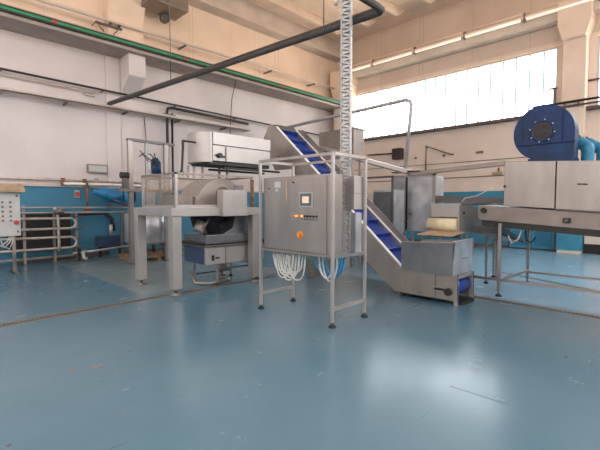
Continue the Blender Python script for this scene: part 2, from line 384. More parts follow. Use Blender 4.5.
t = MB().tube([(8.55,11.7,6.0),(8.7,12.2,5.4),(8.75,12.4,4.4),(8.75,12.4,3.2)], .014, 6).done('wall_cable', 'dark_pipe'); tag(t, 'thin cable hanging from the green rail behind the big tray', 'cable')
# emergency light and plate
t = thing('emergency_light', (4.1, 12.5, 2.43), 'small framed emergency light box on the left wall', 'light box')
MB().box(3.85, 4.4, 12.44, 12.55, 2.43, 2.68).done('housing', 'steel_warm', t, bevel=.006)
MB().box(3.89, 4.36, 12.43, 12.445, 2.47, 2.64).done('diffuser', 'cabinet_white', t)
tag(MB().box(4.05, 4.17, 12.53, 12.55, 2.22, 2.28).done('wall_plate', 'grey_plastic'), 'tiny dark plate on the wall under the emergency light', 'plate')
t = thing('extension_pipe', (3, 12.4, 2.1), 'pale service pipes along the ledge above the blue dado', 'pipe')
MB().cyl((1.2,12.43,2.18),(6.2,12.43,2.2), .03, 8).done('pipe', 'pipe', t)
MB().cyl((3.2,12.38,2.09),(5.6,12.38,2.1), .04, 8).done('pipe', 'white_plastic', t)
for x in (3.2, 3.75): MB().box(x-.04, x+.04, 12.36, 12.5, 2.05, 2.24).done('clamp', 'rust', t)
# socket
t = thing('wall_socket', (3.57, 12.5, 1.7), 'small red and white switch box on the blue dado', 'socket')
MB().box(3.5, 3.63, 12.46, 12.55, 1.7, 1.92).done('box', 'grey_plastic', t); MB().box(3.51, 3.62, 12.445, 12.46, 1.74, 1.86).done('switch', 'red', t)
t = thing('rusty_drop_pipe', (3.77, 12.3, 1.4), 'rusty upright pipe with flange in front of the blue dado', 'pipe')
MB().cyl((3.77,12.3,1.40),(3.77,12.3,2.15), .035, 10).done('pipe', 'rust', t); MB().cyl((3.77,12.3,1.34),(3.77,12.3,1.44), .075, 14).done('flange', 'red', t)
MB().cyl((3.77,12.3,2.0),(3.77,12.3,2.06), .07, 14).done('collar', 'steel_dark', t)
# blue pump
t = thing('blue_blower_pump', (4.35, 12.0, 1.42), 'bright blue pump with conical housing on the blue dado', 'pump')
MB().tube([(3.85,12.05,1.88),(4.1,12.03,1.85),(4.35,12.0,1.78),(4.6,11.95,1.76)], [.07,.14,.2,.24], 18).done('cone', 'blue_plastic', t)
MB().cyl((4.6,11.95,1.76),(4.85,11.93,1.76), .25, 22).done('motor_drum', 'blue_plastic', t)
MB().cyl((4.86,11.93,1.76),(4.93,11.93,1.76), .2, 22).done('fan_cover', 'black', t)
MB().bar((4.3,12.0,1.6),(4.3,12.0,1.44), .05,.05).bar((4.72,12.0,1.55),(4.72,12.0,1.44), .05,.05).box(4.2,4.85,11.85,12.2,1.42,1.45).done('bracket', 'steel_dark', t)
MB().tube([(4.3,11.8,1.66),(4.45,11.72,1.58),(4.7,11.72,1.5)], .025, 8).done('handle', 'steel_dark', t)

# ------------------------------------------------------------------ pipe rack
t = thing('pipe_manifold', (2.6, 11.8, 0), 'rack of stacked stainless pipes with round U-bends in front of the blue dado', 'pipework')
for zt, zb in ((1.15, .89), (.66, .38)):
    pts = [(0.2,11.75,zt+.03),(3.17,11.75,zt)] + arc((3.17,11.75,(zt+zb)/2), (zt-zb)/2, math.pi/2, -math.pi/2, 8, (1,0,0), (0,0,1))[1:-1] + [(3.17,11.75,zb),(.2,11.75,zb)]
    MB().tube(pts, .033, 10).done('pipe', 'pipe', t)
MB().cyl((.2,11.85,1.43),(4.7,11.85,1.43), .028, 10).done('pipe', 'steel_light', t)
MB().cyl((.2,11.85,1.30),(4.7,11.85,1.30), .028, 10).done('pipe', 'steel_light', t)
for x in (2.17, 2.83, 3.35, 4.55):
    MB().box(x-.03, x+.03, 11.86, 11.92, 0.02, 1.5 if x<2.5 else 1.32).done('upright', 'steel', t); MB().box(x-.07,x+.07,11.8,11.98,0,.02).done('base_plate','steel_dark',t)
MB().tube([(2.8,11.72,1.42),(2.85,11.68,1.35),(2.87,11.68,1.2),(2.88,11.68,.45),(2.88,11.7,.3)], .035, 10).done('pipe', 'pipe', t)
for z in (1.2,.85,.6,.36):
    MB().box(3.28,3.5,11.72,11.8,z-.015,z+.015).done('support_arm', 'steel_dark', t)
v = MB().cyl((2.78,11.6,1.32),(2.98,11.6,1.32), .07, 14).done('valve', 'steel_dark', t); MB().cyl((2.88,11.6,1.32),(2.88,11.48,1.38), .02, 8).done('valve_handle', 'pipe', v)
MB().tube([(3.2,11.7,.22),(3.9,11.7,.26),(4.9,11.6,.34)], .03, 8).done('pipe', 'pipe', t)
MB().tube([(3.5,11.55,.06),(3.42,11.55,.1),(3.42,11.6,.22),(3.5,11.7,.25)], .045, 10).done('outlet_elbow', 'cabinet_white', t)
MB().box(3.3,3.36,11.6,11.66,0,.35).done('upright', 'black', t)
MB().cyl((.2,12.0,.12),(3.3,12.0,.14), .03, 8).done('pipe', 'pipe', t)
tag(MB().box(1.9, 3.3, 12.2, 12.52, .34, 1.32).done('dark_trunking', 'black', bevel=.01), 'black duct box behind the stacked pipes on the wall', 'duct')
t = thing('dark_valve_station', (4.1, 12.0, .2), 'dark valve and gauge assembly right of the pipe bends', 'valve')
MB().tube([(3.5,12.2,1.25),(4.2,12.2,1.28),(4.35,12.1,1.1),(4.4,12.1,.75)], .06, 12).done('pipe', 'black', t)
MB().cyl((4.25,11.9,.62),(4.25,11.9,.95), .05, 12).done('gauge_glass', 'steel_light', t)
MB().box(3.95,4.65,12.0,12.35,.3,.6).done('body', 'navy', t, bevel=.02)
MB().cyl((4.75,11.9,.6),(4.95,11.9,.6), .11, 16).done('pump_head', 'motor_blue', t)
MB().box(4.0,4.06,12.1,12.16,0,.36).box(4.54,4.6,12.1,12.16,0,.36).done('stand', 'black', t)

# ------------------------------------------------------------------ white cabinet at left edge
t = thing('operator_cabinet', (1.6, 10.75, 0), 'pale grey switch cabinet with tan sloping roof at the left edge', 'control cabinet')
MB().box(.9, 1.88, 10.6, 10.85, .82, 1.80).done('body', 'cabinet_white', t, bevel=.01)
MB().prism([(10.47,1.78),(10.47,1.83),(10.72,1.97),(10.95,1.83),(10.95,1.78)], 'x', .85, 1.96).done('roof', 'tan_board', t)
for r in range(5):
    for c in range(3):
        q = MB().cyl((1.42+.14*c,10.6,1.56-.1*r),(1.42+.14*c,10.575,1.56-.1*r), .022, 10).done('button', 'steel_dark' if (r+c)%4 else 'red', t)
q = MB().cyl((1.80,10.6,1.12),(1.80,10.56,1.12), .045, 14).done('rotary_switch', 'red', t)
MB().box(1.3,1.44,10.585,10.6,1.60,1.72).done('display', 'screen_dark', t)
MB().cyl((1.82,10.6,1.70),(1.82,10.585,1.70),.02,10).box(1.81,1.83,10.58,10.6,.9,.94).done('lock', 'black', t)
for x in (1.0, 1.76):
    MB().box(x-.03, x+.03, 10.7, 10.76, .02, .82).done('leg', 'steel', t)
    MB().bar((x,10.5,.02),(x,10.7,.4), .03,.03).bar((x,10.96,.02),(x,10.76,.4), .03,.03).box(x-.04,x+.04,10.4,11.05,0,.025).done('foot_frame', 'steel_dark', t)
for k in range(3):
    mb = MB().tube([(1.3+.1*k,10.7,.83),(1.35+.1*k,10.65,.68-.03*k),(1.5+.08*k,10.6,.62-.04*k),(1.62+.05*k,10.6,.7),(1.68+.03*k,10.65,.83)], .014, 6)
    tag(mb.done('cable_loop', 'white_hose'), 'pale cable looping under the grey switch cabinet at the left edge', 'cable', 'cable loops under the left switch cabinet')

# ------------------------------------------------------------------ vat and tall frame behind the table
t = thing('mixing_vat', (4.9, 10.95, 0), 'round stainless vat with blue agitator motor behind the table', 'vat')
MB().tube([(4.9,10.95,.42),(4.9,10.95,.5),(4.9,10.95,1.30),(4.9,10.95,1.36)], [.48,.60,.60,.5], 36).done('vessel', 'steel_patchy', t)
MB().tube([(4.9,10.95,1.28),(4.9,10.95,1.32)], .615, 36).done('rim_band', 'steel_warm', t)
for a in (.8, 2.4, 4.0, 5.5):
    MB().cyl((4.9+.46*math.cos(a),10.95+.46*math.sin(a),.12),(4.9+.46*math.cos(a),10.95+.46*math.sin(a),.5), .04, 10).done('leg', 'steel_dark', t)
MB().cyl((5.0,10.95,1.34),(5.0,10.95,2.5), .13, 18).done('agitator_neck', 'cabinet_white', t)
MB().cyl((5.12,10.83,2.38),(5.12,10.83,2.66), .14, 18).tube([(5.12,10.83,2.66),(5.08,10.80,2.8)], [.14,.08], 14).done('motor', 'motor_blue', t)
MB().tube([(4.6,10.7,2.8),(4.75,10.7,2.92),(4.95,10.8,2.9),(5.1,10.83,2.78)], .014, 6).done('cable', 'black', t)
t = thing('wooden_pallet', (4.95, 10.95, 0), 'wooden pallet on the floor under the stainless vat', 'pallet')
for k in range(6): MB().box(4.3,5.6,10.35+.22*k,10.49+.22*k,.09,.12).done('deck_board', 'wood', t)
for k in range(3): MB().box(4.35+.55*k,4.45+.55*k,10.35,11.6,0,.09).done('runner', 'wood', t)
tag(MB().box(5.68,5.76,11.1,11.16,0,1.35).box(5.9,5.98,11.1,11.16,.0,1.35).box(5.68,5.98,11.1,11.16,1.0,1.1).box(5.68,5.98,11.1,11.16,.4,.5).done('wooden_rack', 'wood'), 'upright wooden slats standing right of the vat behind the table', 'rack')
t = thing('tall_pipe_frame', (4.5, 10.6, 0), 'tall stainless gantry frame with hanging cables behind the vat', 'frame')
for x, y in ((4.16,10.24),(5.12,10.24)):
    MB().box(x-.055, x+.055, y-.055, y+.055, .02, 3.13).done('upright', 'steel', t); MB().box(x-.1,x+.1,y-.1,y+.1,0,.02).done('base_plate','steel_dark',t)
MB().bar((4.1,10.24,3.15),(5.35,10.24,3.13), .14,.06).done('top_rail', 'steel_dark', t)
MB().box(3.85,5.3,10.13,10.3,1.84,1.9).done('platform', 'steel_warm', t)
MB().cyl((3.9,10.2,2.24),(4.1,10.2,2.24), .08, 14).done('valve_body', 'black', t)
MB().cyl((4.45,10.2,2.2),(5.0,10.2,2.25), .07, 14).done('pipe_fitting', 'steel_light', t)
MB().box(3.95,4.05,10.15,10.25,1.9,2.2).done('fitting_support', 'steel_dark', t)
for k in range(3):
    MB().tube([(4.4+.1*k,10.2,2.9-.1*k),(4.6+.1*k,10.2,2.65),(4.85,10.2,2.55-.03*k),(4.95,10.55,2.9)], .012, 6).done('cable', 'black', t)
MB().box(4.55,4.62,10.2,10.26,1.9,3.12).done('brace', 'galv', t)

# ------------------------------------------------------------------ table with glass guard
t = thing('filler_table', (4.0, 6.65, 0), 'heavy stainless table on four thick square legs beside the control panel', 'machine table')
MB().box(3.10, 5.0, 6.03, 7.52, 1.31, 1.455).done('table_top', 'steel_light', t, bevel=.006)
for x, y in ((3.21,6.14),(3.18,7.42),(4.86,6.14),(4.86,7.25)):
    MB().box(x-.08, x+.08, y-.08, y+.08, .1, 1.31).done('leg', 'steel_light', t, bevel=.005)
    f = MB().cyl((x,y,0),(x,y,.022), .105, 20).tube([(x,y,.022),(x,y,.04)], [.09,.03], 16).done('foot', 'steel_warm', t)
    MB().cyl((x,y,.03),(x,y,.11), .025, 10).done('threaded_stem', 'steel_dark', f)
t = thing('guard_enclosure', (4.0, 6.7, 1.455), 'clear walled guard box with metal posts on the stainless table', 'machine guard')
x0,x1,y0,y1,z0,z1 = 3.24,4.82,6.14,7.40,1.455,2.04
for x, y in ((x0,y0),(x0,y1),(x1,y0),(x1,y1)):
    MB().box(x-.02,x+.02,y-.02,y+.02,z0,z1).done('post', 'steel_light', t)
MB().box(x0-.02,x1+.02,y0-.02,y0+.02,z1-.03,z1+.005).box(x0-.02,x1+.02,y1-.02,y1+.02,z1-.03,z1+.005).box(x0-.02,x0+.02,y0,y1,z1-.03,z1+.005).box(x1-.02,x1+.02,y0,y1,z1-.03,z1+.005).done('top_rail', 'steel_warm', t)
MB().box(x0,4.08,y0-.03,y0+.01,z0,z0+.05).box(x0-.02,x0+.02,y0,y1,z0,z0+.04).done('bottom_rail', 'steel_light', t)
MB().box(x0-.015,x0+.015,6.68,6.72,z0,z1).done('middle_post', 'steel_warm', t)
MB().box(x0+.02,x1-.02,y0-.003,y0+.003,z0+.05,z1-.03).done('glass_panel', 'guard_glass', t)
MB().box(x0-.003,x0+.003,y0+.02,y1-.02,z0+.04,z1-.03).done('glass_panel', 'guard_glass', t)
MB().box(x0+.02,x1-.02,y1-.003,y1+.003,z0+.02,z1-.03).done('glass_panel', 'guard_glass', t)
t = thing('drum_hopper', (4.2, 6.75, 1.455), 'curved metal drum inside the clear guard box on the table', 'hopper')
pts = [(3.72,1.455),(3.74,1.65)] + [(4.28-.52*math.cos(a), 1.47+.53*math.sin(a)) for a in [math.pi*k/24 for k in range(3,22)]] + [(4.85,1.455)]
MB().prism(pts, 'y', 6.35, 7.05).done('shell', 'steel_light', t, bevel=.01)
MB().box(3.35,3.7,6.4,7.0,1.455,1.68).done('inlet_box', 'steel', t, bevel=.01)
MB().cyl((4.28,6.35,1.72),(4.28,6.30,1.72), .12, 20).done('end_flange', 'steel_dark', t)
t = thing('drive_box', (4.35, 6.1, 1.31), 'plain pale steel box on the front edge of the table', 'box')
MB().box(4.02, 4.55, 5.93, 6.12, 1.30, 1.77).done('casing', 'steel_light', t, bevel=.006)
MB().box(4.36,4.52,6.0,6.1,1.77,1.86).done('terminal_block', 'vent_grey', t)
MB().box(4.78,4.81,6.06,6.10,1.46,1.98).done('conduit', 'rust', t)
# bent arm above the guard
t = MB().tube([(3.42,6.3,2.06),(3.44,6.3,2.1),(3.52,6.4,2.5),(3.53,6.42,2.62)], .022, 8).tube([(3.53,6.42,2.62),(3.8,6.45,2.62)], .018, 8).tube([(3.44,6.3,2.06),(3.47,6.3,2.03)], .03,8).done('bent_arm', 'black'); tag(t, 'black bent sensor arm rising from the guard box', 'arm')

# machine under the table
t = thing('sieve_machine', (4.5, 6.7, 0), 'low stainless sifting machine with blue end under the table', 'sifter')
MB().box(3.88, 5.25, 6.28, 7.1, .40, .74).done('body', 'steel_light', t, bevel=.02)
MB().box(3.82, 5.3, 6.22, 7.16, .74, .765).box(3.84,5.28,6.24,7.14,.795,.815).done('rim', 'steel_dark', t, bevel=.01)
MB().box(3.86, 5.26, 6.26, 7.12, .765, .795).done('gasket', 'rubber', t)
MB().box(3.9, 5.24, 6.3, 7.08, .815, .95).done('upper_deck', 'slate', t, bevel=.01)
MB().box(3.865, 3.88, 6.34, 7.04, .42, .72).done('end_panel', 'navy', t, bevel=.004)
MB().prism([(4.35,.95),(5.2,.95),(5.1,1.29),(4.62,1.29),(4.55,1.05)], 'y', 6.4, 7.0).done('outlet_hood', 'slate', t, bevel=.005)
MB().tube([(4.25,6.75,1.29),(4.25,6.75,1.15),(4.3,6.7,1.02),(4.34,6.68,.95)], [.36,.32,.14,.12], 24).done('rubber_funnel', 'rubber', t)
MB().cyl((3.85,6.5,1.02),(3.95,6.5,1.18), .10, 16).done('valve_disc', 'pipe', t)
MB().tube([(4.0,6.45,.95),(3.9,6.4,1.1),(4.05,6.4,1.25)], .03, 8).done('valve_pipe', 'steel_warm', t)
MB().box(4.0,4.05,6.265,6.28,.48,.58).box(4.08,4.16,6.265,6.28,.51,.54).done('latch', 'black', t)
MB().box(4.3,4.306,6.27,6.28,.41,.73).done('joint', 'steel_dark', t)
for x, y in ((4.06,7.0),(4.16,6.36),(4.92,7.0),(5.1,6.36)):
    post(t, x, y, .05, .42, .035)
MB().bar((4.06,7.0,.14),(4.92,7.0,.14), .03,.03).done('brace', 'steel_dark', t)
MB().bar((4.16,6.36,.3),(5.1,6.36,.3), .03,.03).done('brace', 'steel_dark', t)
MB().tube([(3.9,6.9,.22),(3.85,6.6,.05),(4.05,6.45,.03),(4.6,6.55,.03)], .03, 8).done('drain_pipe', 'steel', t)

# ------------------------------------------------------------------ upper conveyor with rounded end
t = thing('feed_conveyor', (4.9, 6.6, 1.455), 'raised stainless conveyor with rounded end above the glass guard', 'conveyor')
zc0, zc1 = 2.27, 2.81
ya, yb = 6.22, 6.92; yc = (ya+yb)/2; r = (yb-ya)/2
pl = [(4.0,ya)] + [(4.0-.0-r*math.sin(a)*.62, yc-r*math.cos(a)) for a in [math.pi*k/24 for k in range(1,24)]] + [(4.0,yb)]
MB().prism(pl, 'z', zc0, zc1).done('rounded_end', 'steel_light', t, bevel=.006)
MB().box(4.01, 5.36, ya, yb, zc0+.03, zc0+.31).done('lower_casing', 'steel_light', t, bevel=.004)
MB().box(4.01, 5.36, ya-.012, yb+.012, zc0+.32, zc1).done('upper_casing', 'steel_light', t, bevel=.004)
MB().box(3.95, 5.36, ya+.03, yb-.05, zc0-.035, zc0+.03).done('under_tray', 'black', t)
MB().box(4.27,4.30,ya-.01,ya,zc0+.02,zc0+.30).done('seam_strip', 'steel_dark', t)
k = MB().cyl((4.14,ya,zc0+.13),(4.14,ya-.05,zc0+.13), .045, 14).done('knob', 'black', t)
MB().bar((4.06,ya-.02,zc0+.13),(4.26,ya-.02,zc0+.11), .02,.03).done('lever', 'black', t)
for x, m in ((3.75,'steel'),(3.87,'steel'),(4.05,'steel'),(4.42,'steel_dark'),(4.6,'steel')):
    MB().box(x-.018, x+.018, 7.36, 7.396, 1.455, zc0-.05).done('support', m, t) if 0 else MB().box(x-.018, x+.018, 6.62, 6.656, 2.0, zc0-.05).done('support', m, t)
MB().box(4.3,5.7,6.3,6.34,2.17,2.21).box(4.3,5.7,6.8,6.84,2.17,2.21).done('under_rail', 'black', t)

# ------------------------------------------------------------------ inclined cleated conveyor
t = thing('incline_conveyor', (6.1, 4.6, 0), 'steep stainless conveyor with blue cleated belt rising from the floor hopper', 'conveyor')
sl = (3.12-.45)/(6.44-3.38)
def zl(y): return .45 + sl*(y-3.38)
side = [(2.5,.07),(3.55,.07),(4.14,.52),(5.9,zl(5.9)-.62),(5.95,2.25),(6.55,2.25),(6.78,2.62),(6.93,2.98),(6.72,3.26),(6.5,zl(6.5)),(3.38,.45),(2.5,.45)]
MB().prism(side, 'x', 5.78, 5.81).done('side_plate', 'steel', t)
MB().prism(side, 'x', 6.37, 6.40).done('side_plate', 'steel', t)
up = [(3.38,.45),(3.38,.47),(6.5,zl(6.5)+.02),(6.5,zl(6.5))]
for x in (5.77, 6.36): MB().bar((x+.025,3.38,.455),(x+.025,6.5,zl(6.5)+.01), .05, .02).done('edge_trim', 'white_plastic', t)
# raised back guard on far side
MB().prism([(3.6,zl(3.6)),(3.45,zl(3.45)+.16),(6.3,zl(6.3)+.16),(6.5,zl(6.5))], 'x', 6.395, 6.415).done('far_guard', 'steel_warm', t)
off = .10
MB().prism([(3.0,.33),(3.45,zl(3.45)-off),(6.55,zl(6.55)-off),(6.55,zl(6.55)-off-.03),(3.45,zl(3.45)-off-.03),(3.0,.3)], 'x', 5.815, 6.365).done('belt', 'blue_belt', t)
y = 3.5
while y < 6.5:
    z = zl(y)-off
    MB().prism([(y,z-.005),(y-.05,z+.065),(y-.038,z+.075),(y+.03,z+.02)], 'x', 5.82, 6.36).done('cleat', 'blue_belt', t)
    y += .27
MB().prism([(6.5,zl(6.5)-.1),(6.55,3.24),(6.9,3.0),(6.75,2.7)], 'x', 5.81, 6.37).done('head_cover', 'steel_dark', t)
MB().bar((5.74,6.42,3.15),(5.74,6.86,2.68) , .04, .05).done('end_flange', 'steel_dark', t) if 0 else None
# base: front frame, bottom, right end with blue belt
MB().box(5.775,5.781,2.83,2.84,.1,.44).done('panel_joint', 'steel_dark', t)
MB().box(5.81,6.37,2.56,3.5,.12,.3).done('tail_belt', 'blue_belt', t, bevel=.06)
MB().cyl((5.81,2.64,.25),(6.37,2.64,.25), .12, 24).done('tail_roller', 'blue_belt', t)
MB().box(5.81,6.37,2.5,2.53,.40,.45).box(5.79,5.83,2.5,2.55,0,.45).box(6.35,6.4,2.5,2.55,0,.45).done('end_frame', 'steel_light', t)
MB().box(5.9,6.3,2.45,2.7,.0,.05).done('drip_tray', 'black', t)
MB().box(5.85,6.3,2.75,3.5,.04,.07).done('painted_under_shadow', 'black', t)  # black slab standing in for the shadow under the base plate
for y in (3.45,): MB().box(5.85,5.9,y-.03,y+.03,0,.1).box(6.3,6.35,y-.03,y+.03,0,.1).done('foot', 'rubber', t)
MB().cyl((5.78,2.62,.2),(5.72,2.62,.2), .055, 18).done('take_up_knob', 'black', t)
MB().box(5.745,5.775,2.66,2.84,.205,.235).done('adjuster', 'black', t)
MB().box(5.76,5.78,2.7,2.9,.19,.2).box(5.76,5.78,2.7,2.9,.245,.255).done('adjuster_slot', 'steel_light', t)
# under head support box
MB().box(5.85,6.35,5.55,5.85,1.4,2.25).done('support_column', 'steel_warm', t)
for yy in (5.6,): MB().box(5.9,6.3,5.6,5.7,0,1.4).done('column_leg', 'steel', t)
MB().tube([(5.8,5.62,2.25),(5.8,5.62,1.6)], .012, 6).done('cable', 'green_hose', t)
# hopper box
t = thing('infeed_hopper', (6.05, 2.95, .45), 'open topped steel hopper box at the foot of the blue conveyor', 'hopper')
hx0,hx1,hy0,hy1 = 5.73,6.42,2.56,3.40
MB().prism([(hy0,.45),(hy1,.45),(hy1+.01,.90),(hy0-.04,.945)], 'x', hx0, hx0+.012).done('front_panel', 'slate', t)
MB().prism([(hy0,.45),(hy1,.45),(hy1+.01,.90),(hy0-.04,.945)], 'x', hx1-.012, hx1).done('rear_panel', 'steel', t)
q = MB().prism([(hx0,.45),(hx1,.45),(hx1,.97),(hx0,.945)], 'y', hy0-.02, hy0-.008).done('end_panel', 'steel_patchy', t)
MB().box(hx0+.3,hx0+.5,hy0-.028,hy0-.02,.68,.69).done('fold_line', 'steel_dark', q)
MB().bar((hx0,hy0-.03,.947),(hx0,hy1,.905), .03,.012).bar((hx0,hy0-.02,.955),(hx1,hy0-.02,.97), .03,.012).done('rim', 'steel_light', t)

# ------------------------------------------------------------------ exit conveyor with cream roller
t = thing('roller_conveyor', (7.6, 3.3, 0), 'short stainless conveyor with cream belt roller above the hopper box', 'conveyor')
MB().cyl((6.98,3.02,1.145),(6.98,3.57,1.145), .115, 28).done('roller', 'cream_belt', t)
MB().box(6.98,8.9,3.03,3.56,1.24,1.26).done('belt', 'cream_belt', t)
MB().prism([(6.93,1.0),(6.93,1.5),(7.6,1.48),(7.6,1.0)], 'y', 2.985, 3.01).done('side_plate', 'steel_light', t)
MB().prism([(7.6,1.48),(7.75,1.4),(8.1,1.0),(8.1,.9),(7.6,.98)], 'y', 2.98, 3.0).done('side_wing', 'steel_light', t)
MB().box(7.05,8.9,3.58,3.60,1.0,1.5).done('side_plate', 'steel', t)
MB().box(7.08,7.10,3.02,3.58,1.28,1.53).done('back_cover', 'steel_light', t)
MB().box(7.10,8.9,3.02,3.58,1.50,1.53).done('top_cover', 'steel_warm', t)
MB().cyl((7.1,2.98,1.36),(7.1,2.96,1.36), .02, 10).done('bolt', 'black', t)
MB().prism([(6.44,.975),(6.44,.99),(6.95,1.035),(6.95,1.02)], 'y', 2.88, 3.52).done('discharge_chute', 'tan_board', t)
MB().box(6.9,7.1,3.0,3.6,.92,.98).done('cross_member', 'steel_dark', t)
for x, y in ((7.05,2.95+.05),(7.05,3.57),(8.7,3.0),(8.7,3.57)): post(t, x, y, .05, 1.0, .04)
# chute joining to oven
t = thing('transfer_chute', (8.0, 2.6, .8), 'dark sloping steel chute between the roller conveyor and the oven', 'chute')
MB().prism([(7.3,1.13),(7.3,1.0),(8.5,.78),(8.5,.84)], 'y', 2.40, 2.9).done('trough', 'steel_dark', t)
MB().bar((7.3,2.4,1.0),(8.5,2.4,.78), .02,.03).done('edge', 'black', t)
for x in (7.9, 8.45): post(t, x, 2.86, .05, .9, .035)
tag(MB().tube([(6.95,2.95,1.56),(6.95,2.9,1.62),(6.92,2.7,1.65),(6.9,2.42,1.78)], .008, 6).done('white_cable', 'white_hose'), 'thin white cable stretched from the roller conveyor up to the oven', 'cable')

# ------------------------------------------------------------------ oven
t = thing('tunnel_oven', (7.6, .4, 0), 'long stainless tunnel oven raised on a leg frame at the right', 'oven')
OY0, OY1, OX0, OX1 = -2.2, 2.25, 6.9, 8.5
def tz(z, y): return z - .065*(2.25-y)
def yprism(x0, x1, y0, y1, z0, z1):
    mb = MB(); return mb.prism([(y0,tz(z0,y0)),(y1,tz(z0,y1)),(y1,tz(z1,y1)),(y0,tz(z1,y0))], 'x', x0, x1)
yprism(OX0, OX1, 1.54, OY1, 1.49, 2.2).done('hood_section', 'steel', t, bevel=.006)
yprism(OX0, OX1, OY0, 1.525, 1.49, 2.2).done('hood_section', 'steel', t, bevel=.006)
yprism(OX0+.02, OX1-.02, OY0, 2.66, 1.225, 1.47).done('conveyor_bed', 'steel_warm', t, bevel=.006)
yprism(OX0+.04, OX1-.04, OY0, 2.6, 1.13, 1.222).done('under_belt', 'black', t)
yprism(OX0-.015, OX0, OY0, 1.53, 1.475, 1.49).done('joint_strip', 'steel_dark', t)
yprism(OX0-.012, OX0-.002, 1.14, 1.26, 1.855, 1.875).done('vent_slot', 'black', t)
k = MB().box(OX0-.05, OX0+.02, 1.33, 1.42, 1.24, 1.31).done('drive_block', 'black', t, bevel=.01)
MB().cyl((OX0-.05,1.375,1.275),(OX0-.065,1.375,1.275), .022, 12).done('shaft_cap', 'steel_dark', k)
k = MB().cyl((OX0+.02,2.56,1.41),(OX0-.03,2.56,1.41), .045, 16).done('roller_knob', 'black', t)
MB().cyl((OX0,2.235,1.80),(OX0-.02,2.235,1.80), .02, 12).done('knob', 'black', t)
for y in (2.3, -.9, ):
    for x in (6.92, 8.48):
        MB().box(x-.023,x+.023,y-.023,y+.023,.08,1.2 - .06*(2.3-y)).done('leg', 'steel', t, bevel=.003); adj_foot(t, x, y, .1, .05)
MB().box(6.90,6.94,-.9,2.95,.255,.295).box(8.46,8.5,-.9,2.3,.2,.24).done('long_rail', 'steel', t)
MB().box(6.94,8.46,2.28,2.32,.23,.27).done('cross_rail', 'steel', t)
MB().bar((6.92,1.9,1.14),(6.92,2.3,.95), .025,.025).done('brace', 'steel_dark', t) if 0 else None
tag(MB().tube([(7.0,2.0,1.1),(7.0,2.05,.95),(7.02,2.15,.88),(7.0,2.2,1.0)], .012, 6).done('hanging_cable', 'white_hose'), 'white cable end hanging beneath the oven bed beside the front leg', 'cable')
tag(MB().box(7.0,7.06,2.16,2.24,.86,.96).done('cable_clip', 'white_plastic'), 'white plastic clip under the oven by the front leg', 'clip') if 0 else None
tag(MB().tube([(7.6,2.12,1.12),(7.6,2.1,.9),(7.6,2.02,.85),(7.6,1.96,.95)], .012, 6).done('hanging_cable', 'black'), 'dark cable loop hanging beneath the oven between the legs', 'cable')

# blower
t = thing('centrifugal_blower', (7.5, 1.9, 2.2), 'large dark blue round blower standing on top of the oven', 'blower')
cy, cz, R = 1.80, 2.645, .45
n = 40; pts = []
for k in range(n+1):
    a = math.radians(-48 - 264*k/n)      # spiral casing, foot at the bottom, mouth at the right
    rr = R*(1.0 + .03*math.sin(k/n*3.1))
    pts.append((cy - rr*math.cos(a)*-1, cz + rr*math.sin(a)))
pts = []
for k in range(n+1):
    a = math.radians(0 + 248*k/n)    # starts at the right (-y side) going over the top
    pts.append((cy - .43*math.cos(a), cz + .435*math.sin(a)))
pts += [(cy+.12, 2.235), (cy-.43, 2.20)]
MB().prism(pts, 'x', 7.22, 7.48).done('casing', 'fan_blue', t, bevel=.012)
MB().box(7.20,7.222,cy-.26,cy+.27,2.47,2.93).done('front_plate', 'fan_blue', t, bevel=.004)
MB().box(7.195,7.222,cy-.44,cy+.38,2.462,2.474).box(7.195,7.222,cy-.27,cy-.262,2.47,3.0).box(7.195,7.222,cy-.26,cy+.4,2.925,2.937).done('stiffener', 'fan_blue', t)
rg = MB().tube(arc((7.19,cy+.0,2.665), .155, 0, 2*math.pi, 32, (0,1,0), (0,0,1)), .018, 8, cap=False).done('inlet_ring', 'fan_blue', t)
for k in range(8):
    a = k*math.pi/4+.2; MB().cyl((7.18,cy+.175*math.cos(a),2.665+.175*math.sin(a)),(7.165,cy+.175*math.cos(a),2.665+.175*math.sin(a)), .011, 8).done('bolt', 'steel_light', rg)
MB().cyl((7.18,cy,2.665),(7.202,cy,2.665), .14, 28).done('inlet_mouth', 'black', t)
im = MB()
for k in range(10):
    a = k*math.pi/5; im.bar((7.175,cy+.05*math.cos(a),2.665+.05*math.sin(a)),(7.175,cy+.12*math.cos(a+.4),2.665+.12*math.sin(a+.4)), .012,.01)
im.done('impeller_blades', 'dark_maroon', t)
MB().box(7.2,7.6,1.38,2.0,2.175,2.24).done('base_frame', 'fan_blue', t)
MB().cyl((7.48,cy,2.66),(7.9,cy,2.66), .14, 20).done('motor', 'fan_blue', t)
